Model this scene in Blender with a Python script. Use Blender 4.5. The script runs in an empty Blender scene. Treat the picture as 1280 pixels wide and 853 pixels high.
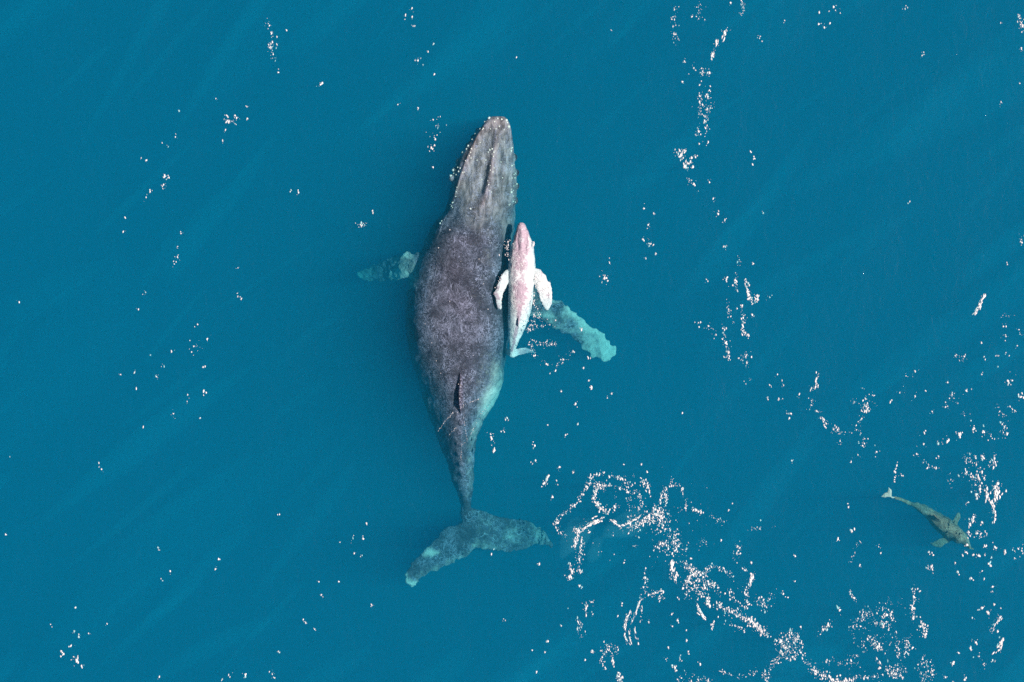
import bpy, bmesh, math, random
import numpy as np
from mathutils import Vector, Matrix, noise
from mathutils.bvhtree import BVHTree

# ------------------------------------------------------------------ camera, sky, sun, exposure
scene = bpy.context.scene
S = 0.025                      # metres on the sea for one pixel of the photograph
CAM_H = 100.0                  # a helicopter straight above the whales
cam_data = bpy.data.cameras.new('camera')
cam_data.sensor_width = 36.0
cam_data.lens = 36.0 * CAM_H / (1280 * S)
cam_data.clip_start = 1.0
cam_data.clip_end = 20000.0
cam = bpy.data.objects.new('camera', cam_data)
cam.location = (0, 0, CAM_H)
scene.collection.objects.link(cam)
scene.camera = cam

SUN_EL = math.radians(52)
SUN_AZ = math.radians(4)       # measured from +X towards +Y
world = bpy.data.worlds.new('World')
scene.world = world
world.use_nodes = True
wn = world.node_tree
sky = wn.nodes.new('ShaderNodeTexSky')
sky.sky_type = 'NISHITA'
sky.sun_disc = False
sky.sun_elevation = SUN_EL
sky.sun_rotation = math.radians(90) - SUN_AZ
wn.nodes['Background'].inputs['Strength'].default_value = 0.055
wn.links.new(sky.outputs['Color'], wn.nodes['Background'].inputs['Color'])

sun_data = bpy.data.lights.new('sun', 'SUN')
sun_data.energy = 5.0
sun_data.angle = math.radians(0.5)
sun_data.color = (1.0, 0.96, 0.9)
sun = bpy.data.objects.new('sun', sun_data)
sun_dir = Vector((math.cos(SUN_EL) * math.cos(SUN_AZ), math.cos(SUN_EL) * math.sin(SUN_AZ), math.sin(SUN_EL)))
sun.rotation_euler = sun_dir.to_track_quat('Z', 'Y').to_euler()
sun.location = sun_dir * 60
scene.collection.objects.link(sun)

vs = scene.view_settings
vs.view_transform = 'Standard'
vs.look = 'None'
vs.exposure = 0.5
vs.gamma = 1.0
vs.use_curve_mapping = False
cy = scene.cycles
cy.max_bounces = 12
cy.diffuse_bounces = 3
cy.glossy_bounces = 2
cy.transmission_bounces = 2
cy.volume_bounces = 3
cy.transparent_max_bounces = 12
cy.use_adaptive_sampling = True
cy.adaptive_threshold = 0.012
cy.adaptive_min_samples = 16
cy.use_denoising = False      # the little grain that is left reads as the photograph's own
try:
    cy.denoiser = 'OPENIMAGEDENOISE'
    cy.denoising_input_passes = 'RGB_ALBEDO_NORMAL'
except Exception:
    pass

rng = random.Random(7)
nrng = np.random.default_rng(7)

# ------------------------------------------------------------------ helpers
def P(x, y, z=0.0):
    """a point of the sea, from the photograph's plan (x right, y down) to metres"""
    return Vector(((x - 640.0) * S, (426.5 - y) * S, z))

def tag(o, label=None, cat=None, group=None, kind=None):
    if label: o['label'] = label
    if cat: o['category'] = cat
    if group: o['group'] = group
    if kind: o['kind'] = kind
    return o

def link(o, parent=None):
    scene.collection.objects.link(o)
    if parent: o.parent = parent
    return o

def nodes_of(name):
    m = bpy.data.materials.new(name)
    m.use_nodes = True
    nt = m.node_tree
    nt.nodes.clear()
    out = nt.nodes.new('ShaderNodeOutputMaterial')
    return m, nt, out

def N(nt, typ, **kw):
    n = nt.nodes.new(typ)
    for k, v in kw.items():
        if k.startswith('i_'):
            n.inputs[k[2:]].default_value = v
        else:
            setattr(n, k, v)
    return n

def mixc(nt, fac, a, b, blend='MIX'):
    n = nt.nodes.new('ShaderNodeMix')
    n.data_type = 'RGBA'; n.blend_type = blend
    for sock, v in ((n.inputs[0], fac), (n.inputs[6], a), (n.inputs[7], b)):
        if hasattr(v, 'is_output'): nt.links.new(v, sock)
        elif isinstance(v, (int, float)) : sock.default_value = v
        else: sock.default_value = (*v, 1.0)
    return n.outputs[2]

def ramp(nt, src, p0, p1, v0=0.0, v1=1.0):
    n = nt.nodes.new('ShaderNodeMapRange')
    n.interpolation_type = 'SMOOTHSTEP'
    n.inputs[1].default_value = p0; n.inputs[2].default_value = p1
    n.inputs[3].default_value = v0; n.inputs[4].default_value = v1
    nt.links.new(src, n.inputs[0])
    return n.outputs[0]

def math_node(nt, op, a, b=None):
    n = nt.nodes.new('ShaderNodeMath'); n.operation = op
    for i, v in enumerate((a, b)):
        if v is None: continue
        if hasattr(v, 'is_output'): nt.links.new(v, n.inputs[i])
        else: n.inputs[i].default_value = v
    return n.outputs[0]

# ------------------------------------------------------------------ the sea
def wave(x, y):
    """height of the swell, small and crossing"""
    h = 0.0
    for (wl, ang, amp, ph) in WAVES:
        k = 2 * math.pi / wl
        h = h + amp * np.sin(k * (x * math.cos(ang) + y * math.sin(ang)) + ph)
    r = np.sqrt(x * x + y * y)
    return h * np.clip(1.0 - (r - 24.0) / 8.0, 0.0, 1.0)

WAVES = [(7.3, 2.45, 0.012, 0.3), (4.1, 2.2, 0.008, 1.7), (2.6, 2.75, 0.006, 4.1), (1.7, 0.4, 0.003, 2.2), (1.1, 1.3, 0.002, 0.9)]

def make_water_material():
    m, nt, out = nodes_of('sea_water')
    tc = N(nt, 'ShaderNodeTexCoord')
    mp = N(nt, 'ShaderNodeMapping')
    mp.inputs['Rotation'].default_value = (0, 0, math.radians(35))
    mp.inputs['Scale'].default_value = (1.0, 0.55, 1.0)
    nt.links.new(tc.outputs['Object'], mp.inputs['Vector'])
    n1 = N(nt, 'ShaderNodeTexNoise', i_Scale=3.2, i_Detail=4.0, i_Roughness=0.55, i_Distortion=0.6)
    n2 = N(nt, 'ShaderNodeTexNoise', i_Scale=0.45, i_Detail=2.0, i_Roughness=0.5)
    nt.links.new(mp.outputs[0], n1.inputs['Vector'])
    nt.links.new(mp.outputs[0], n2.inputs['Vector'])
    h = math_node(nt, 'ADD', math_node(nt, 'MULTIPLY', n1.outputs['Fac'], 0.10), math_node(nt, 'MULTIPLY', n2.outputs['Fac'], 0.25))
    bump = N(nt, 'ShaderNodeBump', i_Strength=0.45, i_Distance=0.6)
    nt.links.new(h, bump.inputs['Height'])
    fr = N(nt, 'ShaderNodeFresnel', i_IOR=1.333)
    nt.links.new(bump.outputs[0], fr.inputs['Normal'])
    gl = N(nt, 'ShaderNodeBsdfGlossy', i_Roughness=0.03)
    gl.inputs['Color'].default_value = (1, 1, 1, 1)
    nt.links.new(bump.outputs[0], gl.inputs['Normal'])
    tr = N(nt, 'ShaderNodeBsdfTransparent')
    mx = N(nt, 'ShaderNodeMixShader')
    nt.links.new(fr.outputs[0], mx.inputs[0]); nt.links.new(tr.outputs[0], mx.inputs[1]); nt.links.new(gl.outputs[0], mx.inputs[2])
    nt.links.new(mx.outputs[0], out.inputs['Surface'])
    # the water itself: red is drunk up, blue-green is scattered back
    ab = N(nt, 'ShaderNodeVolumeAbsorption', i_Density=0.75)
    ab.inputs['Color'].default_value = (0.0, 0.820, 0.885, 1)
    sc = N(nt, 'ShaderNodeVolumeScatter', i_Density=0.174, i_Anisotropy=0.0)
    sc.inputs['Color'].default_value = (0.0, 0.565, 0.87, 1)
    ad = N(nt, 'ShaderNodeAddShader')
    nt.links.new(ab.outputs[0], ad.inputs[0]); nt.links.new(sc.outputs[0], ad.inputs[1])
    nt.links.new(ad.outputs[0], out.inputs['Volume'])
    return m

def build_sea():
    fine = np.arange(-20.0, 20.0001, 0.16)
    far = []
    d, st = 20.0, 0.3
    while d < 4000:
        d += st; st *= 1.45; far.append(d)
    far = np.array(far)
    ax = np.concatenate([-far[::-1], fine, far])
    n = len(ax)
    X, Y = np.meshgrid(ax, ax, indexing='xy')
    Z = wave(X, Y)
    verts = np.stack([X.ravel(), Y.ravel(), Z.ravel()], 1).tolist()
    idx = np.arange(n * n).reshape(n, n)
    faces = np.stack([idx[:-1, :-1], idx[:-1, 1:], idx[1:, 1:], idx[1:, :-1]], -1).reshape(-1, 4).tolist()
    # closed box of water under the sheet
    depth = -60.0
    rim = list(idx[0, :]) + list(idx[1:, -1]) + list(idx[-1, -2::-1]) + list(idx[-2:0:-1, 0])
    base = len(verts)
    for r in rim:
        v = verts[r]; verts.append([v[0], v[1], depth])
    m = len(rim)
    for i in range(m):
        j = (i + 1) % m
        faces.append([int(rim[j]), int(rim[i]), base + i, base + j])
    faces.append([base + i for i in range(m)][::-1])
    me = bpy.data.meshes.new('sea')
    me.from_pydata(verts, [], faces)
    me.polygons.foreach_set('use_smooth', [True] * (len(faces) - m - 1) + [False] * (m + 1))
    me.materials.append(make_water_material())
    o = link(bpy.data.objects.new('sea', me))
    tag(o, 'clear blue-green sea filling the whole picture', 'sea', kind='structure')
    return o

build_sea()

# ------------------------------------------------------------------ animals: lofts joined into one skin by a voxel remesh
class Shape:
    def __init__(self): self.v = []; self.f = []
    def loft(self, rings, cap=True):
        b = len(self.v); k = len(rings[0])
        for r in rings: self.v.extend([tuple(p) for p in r])
        for i in range(len(rings) - 1):
            for j in range(k):
                a = b + i * k + j; c = b + i * k + (j + 1) % k
                self.f.append((a, c, c + k, a + k))
        if cap:
            self.f.append(tuple(b + j for j in range(k))[::-1])
            e = b + (len(rings) - 1) * k
            self.f.append(tuple(e + j for j in range(k)))
    def ball(self, c, r, sz=1.0):
        rings = []
        for i in range(1, 6):
            t = math.pi * i / 6
            rings.append([(c[0] + r * math.sin(t) * math.cos(a), c[1] + r * math.sin(t) * math.sin(a), c[2] - r * sz * math.cos(t)) for a in [2 * math.pi * q / 8 for q in range(8)]])
        self.loft(rings)

def interp(table, n):
    """smooth (Catmull-Rom) resample of a table of rows, by its row index"""
    t = np.array(table, float); m = len(t)
    out = []
    for u in np.linspace(0, m - 1, n):
        i = min(int(u), m - 2); f = u - i
        p0, p1, p2, p3 = t[max(i - 1, 0)], t[i], t[i + 1], t[min(i + 2, m - 1)]
        out.append(0.5 * (2 * p1 + (p2 - p0) * f + (2 * p0 - 5 * p1 + 4 * p2 - p3) * f * f + (3 * p1 - p0 - 3 * p2 + p3) * f ** 3))
    return np.array(out)

def body_loft(sh, table, n, k=36, along=None):
    """rows: x, y, half width px, z top, z bottom, exponent of the section; sections lie across the centre line"""
    t = interp(table, n)
    rings = []
    for i, (x, y, hw, zt, zb, ex) in enumerate(t):
        hw = max(hw, 0.6)
        a = t[max(i - 1, 0)]; b = t[min(i + 1, n - 1)]
        d = np.array([b[0] - a[0], b[1] - a[1]]); d /= np.linalg.norm(d) + 1e-9
        nx, ny = -d[1], d[0]
        if along == 'flat': nx, ny = 1.0, 0.0
        zc = zb + (zt - zb) * 0.48
        ring = []
        for j in range(k):
            th = 2 * math.pi * j / k
            c, s = math.cos(th), math.sin(th)
            e = ex if s > 0 else 2.1
            u = math.copysign(abs(c) ** (2 / e), c)
            w = math.copysign(abs(s) ** (2 / e), s)
            z = zc + (w * (zt - zc) if s > 0 else w * (zc - zb))
            ring.append(P(x + nx * hw * u, y + ny * hw * u, z))
        rings.append(ring)
    sh.loft(rings)

def blade_loft(sh, table, n, k=16, knobs=0.0, seed=1, ragged=0.0):
    """rows: leading x, y, trailing x, y, z, thickness (m): a fin with a rounded front and a thin rear"""
    t = interp(table, n)
    r = random.Random(seed)
    rings = []
    ph = r.random() * 6
    for i, (lx, ly, tx, ty, z, th) in enumerate(t):
        if knobs and 0.15 < i / n < 0.97:
            q = knobs * (max(0, math.sin(i * 1.15 + ph)) * 0.5 + max(0, math.sin(i * 0.53 + 2 * ph)) * 0.8) * (0.3 + 1.0 * r.random())
            d = np.array([lx - tx, ly - ty]); d /= np.linalg.norm(d) + 1e-9
            lx += d[0] * q; ly += d[1] * q
        if ragged:
            d = np.array([lx - tx, ly - ty]); d /= np.linalg.norm(d) + 1e-9
            q = ragged * (r.random() - 0.6); tx -= d[0] * q; ty -= d[1] * q
        ring = []
        for j in range(k):
            a = 2 * math.pi * j / k
            c = 0.5 - 0.5 * math.cos(a)          # 0 at the front, 1 at the rear
            prof = (math.sqrt(max(c, 0)) * (1 - c) ** 0.8 * 1.7 + 0.10)
            zz = z + math.copysign(1, math.sin(a)) * th * 0.5 * prof if abs(math.sin(a)) > 1e-6 else z
            p = P(lx + (tx - lx) * c, ly + (ty - ly) * c, zz)
            ring.append(p)
        rings.append(ring)
    sh.loft(rings)

def skin_from(sh, name, voxel, smooth=4):
    me = bpy.data.meshes.new(name + '_rough')
    me.from_pydata(sh.v, [], sh.f)
    bm = bmesh.new(); bm.from_mesh(me)
    bmesh.ops.recalc_face_normals(bm, faces=bm.faces)
    bm.to_mesh(me); bm.free()
    tmp = bpy.data.objects.new(name + '_rough', me)
    scene.collection.objects.link(tmp)
    md = tmp.modifiers.new('r', 'REMESH'); md.mode = 'VOXEL'; md.voxel_size = voxel
    sm = tmp.modifiers.new('s', 'SMOOTH'); sm.factor = 0.5; sm.iterations = smooth
    dg = bpy.context.evaluated_depsgraph_get()
    out = bpy.data.meshes.new_from_object(tmp.evaluated_get(dg))
    bpy.data.objects.remove(tmp); bpy.data.meshes.remove(me)
    out.name = name
    out.polygons.foreach_set('use_smooth', [True] * len(out.polygons))
    return out

def coords(me):
    a = np.empty(len(me.vertices) * 3, np.float32); me.vertices.foreach_get('co', a)
    return a.reshape(-1, 3).astype(float)

def normals(me):
    a = np.empty(len(me.vertices) * 3, np.float32); me.vertex_normals.foreach_get('vector', a)
    return a.reshape(-1, 3).astype(float)

def set_coords(me, a):
    me.vertices.foreach_set('co', a.astype(np.float32).ravel()); me.update()

def plan(a):
    """metres back to the photograph's plan"""
    return a[:, 0] / S + 640.0, 426.5 - a[:, 1] / S

def line_dist(px, py, pts):
    """distance to a polyline and the side (+ right of its run) in plan units"""
    best = np.full(px.shape, 1e9); side = np.zeros(px.shape); par = np.zeros(px.shape)
    nseg = len(pts) - 1
    for i in range(nseg):
        ax, ay = pts[i]; bx, by = pts[i + 1]
        dx, dy = bx - ax, by - ay
        t = np.clip(((px - ax) * dx + (py - ay) * dy) / (dx * dx + dy * dy), 0, 1)
        qx, qy = px - (ax + t * dx), py - (ay + t * dy)
        d = np.hypot(qx, qy)
        s = -(dx * qy - dy * qx)
        m = d < best
        best = np.where(m, d, best); side = np.where(m, np.sign(s), side); par = np.where(m, (i + t) / nseg, par)
    return best, side, par

def gauss(d, s): return np.exp(-(d / s) ** 2)

def fade(par, e=0.15): return np.clip(par / e, 0, 1) * np.clip((1 - par) / e, 0, 1)

def noise_at(a, scale, seed=0.0):
    return np.array([noise.noise(Vector((p[0] * scale + seed, p[1] * scale - seed, p[2] * scale))) for p in a])

def put_attr(me, name, vals):
    at = me.attributes.new(name, 'FLOAT', 'POINT')
    at.data.foreach_set('value', vals.astype(np.float32))

def attr(nt, name):
    n = nt.nodes.new('ShaderNodeAttribute'); n.attribute_name = name
    return n.outputs['Fac']

def skin_material(name, dark, light, pale, head, scratch_caustic=0.5, mauve=None):
    """whale skin: dark pigment, cloudy grey mottle, pale scratches with rippled sunlight painted in; white and head pigment from the body's own zones"""
    m, nt, out = nodes_of(name)
    tc = N(nt, 'ShaderNodeTexCoord'); ob = tc.outputs['Object']
    def noi(scale, det, rough=0.6, dist=0.0):
        n = N(nt, 'ShaderNodeTexNoise', i_Scale=scale, i_Detail=det, i_Roughness=rough, i_Distortion=dist)
        nt.links.new(ob, n.inputs['Vector']); return n.outputs['Fac']
    big = ramp(nt, noi(0.8, 4.0, 0.6, 0.5), 0.38, 0.62)
    mid = ramp(nt, noi(3.0, 7.0, 0.72, 0.9), 0.40, 0.66)
    fin = ramp(nt, noi(10.0, 4.0, 0.75, 1.5), 0.50, 0.70)
    col = mixc(nt, math_node(nt, 'MULTIPLY', mid, 0.85), dark, light)
    col = mixc(nt, math_node(nt, 'MULTIPLY', math_node(nt, 'SUBTRACT', 1.0, big), 0.55), col, dark)
    st = N(nt, 'ShaderNodeMapping'); st.inputs['Scale'].default_value = (1.0, 0.28, 1.0)
    nt.links.new(ob, st.inputs['Vector'])
    sn0 = N(nt, 'ShaderNodeTexNoise', i_Scale=7.0, i_Detail=5.0, i_Roughness=0.6, i_Distortion=0.4)
    nt.links.new(st.outputs[0], sn0.inputs['Vector'])
    streak = ramp(nt, sn0.outputs['Fac'], 0.40, 0.62)
    hd = mixc(nt, streak, tuple(c * 0.24 for c in head), head)
    hd = mixc(nt, math_node(nt, 'MULTIPLY', mid, 0.35), hd, tuple(min(1, c * 1.25) for c in head))
    col = mixc(nt, attr(nt, 'head'), col, hd)
    # scratches and painted ripple caustics: thin crests of a bent noise
    sn = noi(5.0, 3.0, 0.5, 2.2)
    cr = math_node(nt, 'ABSOLUTE', math_node(nt, 'SUBTRACT', sn, 0.5))
    cr = ramp(nt, cr, 0.0, 0.04, 1.0, 0.0)
    brk = ramp(nt, noi(1.7, 3.0), 0.40, 0.58)
    ls = N(nt, 'ShaderNodeMapping'); ls.inputs['Scale'].default_value = (1.0, 0.30, 1.0); ls.inputs['Rotation'].default_value = (0, 0, 0.25)
    nt.links.new(ob, ls.inputs['Vector'])
    ln = N(nt, 'ShaderNodeTexNoise', i_Scale=3.4, i_Detail=2.0, i_Roughness=0.5, i_Distortion=1.2)
    nt.links.new(ls.outputs[0], ln.inputs['Vector'])
    c2 = ramp(nt, math_node(nt, 'ABSOLUTE', math_node(nt, 'SUBTRACT', ln.outputs['Fac'], 0.47)), 0.0, 0.014, 1.0, 0.0)
    c2 = math_node(nt, 'MULTIPLY', c2, ramp(nt, noi(1.1, 2.0), 0.46, 0.60))
    cr = math_node(nt, 'MULTIPLY', math_node(nt, 'MAXIMUM', math_node(nt, 'MULTIPLY', cr, brk), c2), scratch_caustic)
    sp = math_node(nt, 'MULTIPLY', fin, scratch_caustic)
    col = mixc(nt, math_node(nt, 'MAXIMUM', cr, math_node(nt, 'MULTIPLY', math_node(nt, 'MULTIPLY', sp, ramp(nt, noi(1.2, 3.0, 0.6, 0.6), 0.36, 0.64)), 1.0)), col, tuple(min(0.8, c * 3.3) for c in light))
    wht = mixc(nt, mid, tuple(c * 0.8 for c in pale), pale)
    pf = attr(nt, 'pale')
    edge = ramp(nt, math_node(nt, 'ADD', pf, math_node(nt, 'MULTIPLY', math_node(nt, 'SUBTRACT', noi(6.0, 4.0), 0.5), 0.8)), 0.15, 0.95)
    col = mixc(nt, edge, col, wht)
    if mauve:
        mf = ramp(nt, math_node(nt, 'ADD', attr(nt, 'mauve'), math_node(nt, 'MULTIPLY', math_node(nt, 'SUBTRACT', noi(8.0, 6.0, 0.78), 0.5), 2.4)), 0.25, 0.75)
        col = mixc(nt, mf, col, mauve)
    b = N(nt, 'ShaderNodeBsdfPrincipled', i_Roughness=0.55)
    b.inputs['IOR'].default_value = 1.38
    nt.links.new(col, b.inputs['Base Color'])
    bp = N(nt, 'ShaderNodeBump', i_Strength=0.6, i_Distance=0.05)
    nt.links.new(math_node(nt, 'ADD', mid, math_node(nt, 'MULTIPLY', fin, 0.5)), bp.inputs['Height'])
    nt.links.new(bp.outputs[0], b.inputs['Normal'])
    nt.links.new(b.outputs[0], out.inputs['Surface'])
    return m

def plain_material(name, color, var=0.25, scale=20.0, rough=0.6):
    m, nt, out = nodes_of(name)
    tc = N(nt, 'ShaderNodeTexCoord')
    n = N(nt, 'ShaderNodeTexNoise', i_Scale=scale, i_Detail=3.0)
    nt.links.new(tc.outputs['Object'], n.inputs['Vector'])
    col = mixc(nt, n.outputs['Fac'], tuple(c * (1 - var) for c in color), tuple(min(1, c * (1 + var * 0.4)) for c in color))
    b = N(nt, 'ShaderNodeBsdfPrincipled', i_Roughness=rough)
    nt.links.new(col, b.inputs['Base Color'])
    nt.links.new(b.outputs[0], out.inputs['Surface'])
    return m

# ---------------------------------------------------------------- the mother
def build_mother():
    sh = Shape()
    body = [  # x, y, half width, z top, z bottom, section exponent
        (622, 145, 8, -0.16, -0.34, 2.2), (621, 150, 14, -0.08, -0.50, 2.4), (620, 157, 18, -0.04, -0.66, 2.6), (616, 168, 24, -0.02, -0.85, 2.7),
        (610, 188, 32, 0.0, -1.12, 2.7), (606, 211, 38.5, 0.02, -1.42, 2.6), (604, 240, 42, 0.03, -1.75, 2.5),
        (600, 262, 44, 0.02, -1.98, 2.4), (593, 276, 50.5, -0.02, -2.15, 2.4), (585, 300, 54, -0.05, -2.35, 2.5), (578, 325, 59, -0.06, -2.5, 2.6),
        (573, 355, 63.5, -0.05, -2.65, 2.6), (572, 385, 65.5, -0.04, -2.72, 2.6), (572, 416, 64.5, -0.05, -2.7, 2.6), (572, 453, 58.5, -0.07, -2.55, 2.2),
        (575.5, 480, 53, -0.09, -2.4, 1.75), (574, 502, 46, -0.12, -2.25, 1.45), (571, 526, 34, -0.18, -2.0, 1.3), (570, 545, 26.5, -0.28, -1.85, 1.22),
        (573, 571, 19.5, -0.46, -1.65, 1.25), (578, 600, 14, -0.72, -1.48, 1.5), (581, 627, 8.5, -0.95, -1.45, 1.7), (583, 648, 7.5, -1.08, -1.40, 1.9), (588, 670, 6, -1.16, -1.32, 2.0)]
    body_loft(sh, body, 110, 48, 'flat')
    blade_loft(sh, [(588, 642, 593, 684, -1.22, 0.22), (576, 655, 590, 690, -1.22, 0.24), (565, 661, 582, 700, -1.22, 0.22), (551, 668, 566, 708, -1.22, 0.18), (532, 688, 546, 716, -1.2, 0.14),
                    (516, 705, 527, 724, -1.18, 0.11), (505, 720, 518, 735, -1.17, 0.09), (504, 733, 512, 741, -1.17, 0.06)], 60, 20, 0, 3, 1.6)
    blade_loft(sh, [(578, 648, 590, 684, -1.22, 0.22), (588, 638, 596, 688, -1.24, 0.24), (602, 641, 607, 693, -1.26, 0.22), (621, 648, 629, 695, -1.3, 0.18), (645, 652, 649, 692, -1.36, 0.14),
                    (665, 657, 668, 687, -1.42, 0.11), (682, 668, 683, 687, -1.46, 0.08), (692, 684, 692, 689, -1.48, 0.06)], 60, 20, 0, 5, 2.2)
    blade_loft(sh, [(606, 318, 600, 372, -1.2, 0.40), (630, 330, 624, 380, -1.1, 0.36), (655, 349, 648, 388, -1.02, 0.30), (680, 366, 673, 397, -1.02, 0.25), (700, 378, 692, 409, -1.08, 0.22), (716, 387, 709, 419, -1.14, 0.2),
                    (730, 399, 722, 429, -1.2, 0.18), (744, 411, 735, 440, -1.26, 0.15), (758, 420, 746, 449, -1.3, 0.12), (768, 434, 756, 453, -1.34, 0.1), (772, 445, 763, 453, -1.36, 0.08)], 70, 16, 2.6, 11, 2.0)
    blade_loft(sh, [(556, 306, 556, 362, -0.85, 0.4), (532, 312, 530, 354, -0.82, 0.36), (513, 317, 512, 348, -0.92, 0.26), (498, 319, 499, 349, -1.12, 0.22), (480, 323, 483, 350, -1.6, 0.18),
                    (464, 329, 468, 350, -1.86, 0.14), (450, 336, 454, 350, -2.0, 0.1), (442, 343, 446, 348, -2.1, 0.07)], 44, 16, 2.2, 17, 1.0)
    # dorsal fin: low, hooked, leaning a little to the left
    rings = []
    for i, (y0, y1, x, z, w) in enumerate(interp([(448, 524, 576, -0.45, 0.34), (458, 519, 576, -0.12, 0.20), (466, 514, 575.6, -0.01, 0.13), (473, 511, 575.2, 0.02, 0.11), (480, 510, 574.8, 0.05, 0.09), (488, 510, 574.4, 0.075, 0.06)], 12)):
        ring = []
        for j in range(16):
            a = 2 * math.pi * j / 16
            c = 0.5 - 0.5 * math.cos(a)
            w2 = w * (math.sin(math.pi * c) ** 0.7) * (1 if math.sin(a) > 0 else -1)
            ring.append(P(x + w2 * 0.5 / S, y0 + (y1 - y0) * c, z))
        rings.append(ring)
    sh.loft(rings)
    # knuckles along the tail stock
    for (x, y, z) in ((576, 528, -0.19), (574, 541, -0.26), (573.5, 554, -0.34), (574, 567, -0.43), (576, 580, -0.53), (578, 593, -0.66)):
        sh.ball(P(x, y, z - 0.06), 0.13, 1.0)
    # chin and jaw knobs that show past the outline
    for (x, y) in ((599, 163), (592, 172), (586, 181), (580, 191), (574, 201), (569, 212), (565, 222), (642, 196), (644.5, 215), (644.5, 232), (643.5, 250)):
        sh.ball(P(x, y, -0.5), 0.13)
    me = skin_from(sh, 'humpback_whale', 0.03, 5)
    a = coords(me); nr = normals(me)
    px, py = plan(a)
    up = np.clip(nr[:, 2], 0, 1) * (a[:, 2] > -0.9)
    dz = np.zeros(len(a))
    hm = np.clip((300 - py) / 30, 0, 1)
    lip = [(608, 150), (597, 170), (588, 188), (577, 216), (567, 245), (558, 268)]
    d, s, t = line_dist(px, py, lip)
    dz += hm * up * fade(t, 0.06) * 0.055 * gauss(d, 2.2)
    dz -= hm * up * np.where(s > 0, np.clip(d / 9, 0, 1), 0) * 0.20 * np.clip((py - 150) / 20, 0, 1)
    rlip = [(634, 156), (638, 180), (640, 205), (640, 235), (636, 262)]
    d, s, t = line_dist(px, py, rlip)
    dz += hm * up * fade(t, 0.1) * 0.05 * gauss(d, 2.0)
    ridge = [(624, 160), (617, 192), (612, 220), (607, 245), (600, 262)]
    d, s, t = line_dist(px, py, ridge)
    dz += hm * up * fade(t, 0.12) * 0.12 * gauss(d, 4.6)
    for groove, w, dep in (([(611, 196), (607, 215), (602, 235), (592, 254)], 4.2, 0.075), ([(628, 178), (625, 205), (623, 235), (618, 256)], 3.0, 0.06), ([(634, 190), (634, 220), (630, 255)], 2.2, 0.05)):
        d, s, t = line_dist(px, py, groove)
        dz -= hm * up * fade(t, 0.25) * dep * gauss(d, w)
    # blowholes: a raised guard with two slits
    d = np.hypot((px - 600) / 9, (py - 268) / 9)
    dz += up * 0.06 * gauss(d, 1.0)
    for sl in ([(596, 263), (598.5, 272)], [(603.5, 262), (601.5, 272)]):
        d, s, t = line_dist(px, py, sl)
        dz -= up * 0.05 * gauss(d, 1.2)
    # uneven flesh
    n1 = noise_at(a, 1.3, 3.0); n2 = noise_at(a, 5.0, 9.0)
    thick = np.clip((a[:, 2] > -0.8) * 1.0, 0, 1)
    dz += up * thick * (0.035 * n1 + 0.014 * n2)
    a[:, 2] += dz
    # flippers and flukes: wavering edges
    out = (px > 650) | (px < 512) | (py > 655)
    n3 = noise_at(a, 2.6, 21.0); n4 = noise_at(a, 6.5, 33.0)
    n5 = noise_at(a, 11.0, 51.0)
    a[:, 0] += out * (0.07 * n2 + 0.05 * n4 + 0.03 * n5); a[:, 1] += out * (0.09 * n3 + 0.06 * n4 - 0.03 * n5)
    side = np.clip((-0.25 - a[:, 2]) / 0.6, 0, 1) * ~out
    a[:, 0] += side * (0.05 * n3 + 0.03 * n4)
    set_coords(me, a)
    # pigment zones
    pale = np.zeros(len(a)); head = np.zeros(len(a))
    head += np.clip((335 - py) / 100, 0, 1) * np.clip((px - (572 + (py - 262) * 0.35)) / 22 + np.clip((250 - py) / 20, 0, 1), 0, 1)
    head = np.clip(head + (noise_at(a, 1.1, 40.0) * 0.5 + noise_at(a, 3.0, 44.0) * 0.35) * (head > 0.02) * (py > 225), 0, 1) * 0.9
    # right flipper: white tip and leading knobs, grey middle
    rf = (px > 650) & (py > 330) & (py < 470)
    pale += rf * np.clip((px - 722) / 34, 0, 1) * 0.45
    pale += rf * gauss(np.hypot(px - 717, py - 387), 9) * 0.9
    pale += rf * (0.34 + 0.45 * noise_at(a, 3.2, 71.0))
    d, s, t = line_dist(px, py, [(728, 398), (744, 411), (760, 419), (772, 440), (760, 453)])
    pale += rf * gauss(d, 6) * 0.4
    lf = (px < 531) & (py > 305) & (py < 360)
    pale += lf * gauss(np.hypot((px - 505), py - 320), 5) * 0.55 + lf * np.clip((px - 480) / 12, 0, 1) * np.clip((531 - px) / 14, 0, 1) * 0.40 + lf * gauss(np.hypot((px - 497) / 16, (py - 343) / 8), 1.0) * 0.35
    fl = py > 640
    pale += fl * 0.18 * np.clip(noise_at(a, 1.9, 81.0), 0, 1)
    pale += fl * gauss(np.hypot((px - 537) / 9, (py - 694) / 7), 1.0) * 1.0
    d, s, t = line_dist(px, py, [(514, 739), (527, 723), (551, 713), (582, 699), (592, 687)])
    pale += fl * gauss(d, 9) * 0.36
    d, s, t = line_dist(px, py, [(504, 718), (507, 738), (520, 733)])
    pale += fl * gauss(d, 5) * 0.6
    pale += fl * np.clip((px - 586) / 12, 0, 1) * (0.26 + 0.22 * noise_at(a, 1.6, 5.0))
    # pale right flank behind the calf
    pale += gauss(np.hypot((px - 617) / 20, (py - 480) / 46), 1.0) * (0.54 + 0.5 * n1)
    d, s, t = line_dist(px, py, [(610, 490), (598, 530), (588, 560), (588, 620)])
    pale += gauss(d, 9) * (0.38 + 0.4 * n1)
    under = np.clip((-1.7 - a[:, 2]) / 0.5, 0, 1) * (py < 520)
    pale += under * 0.8
    put_attr(me, 'pale', np.clip(pale, 0, 1)); put_attr(me, 'head', np.clip(head, 0, 1))
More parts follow.
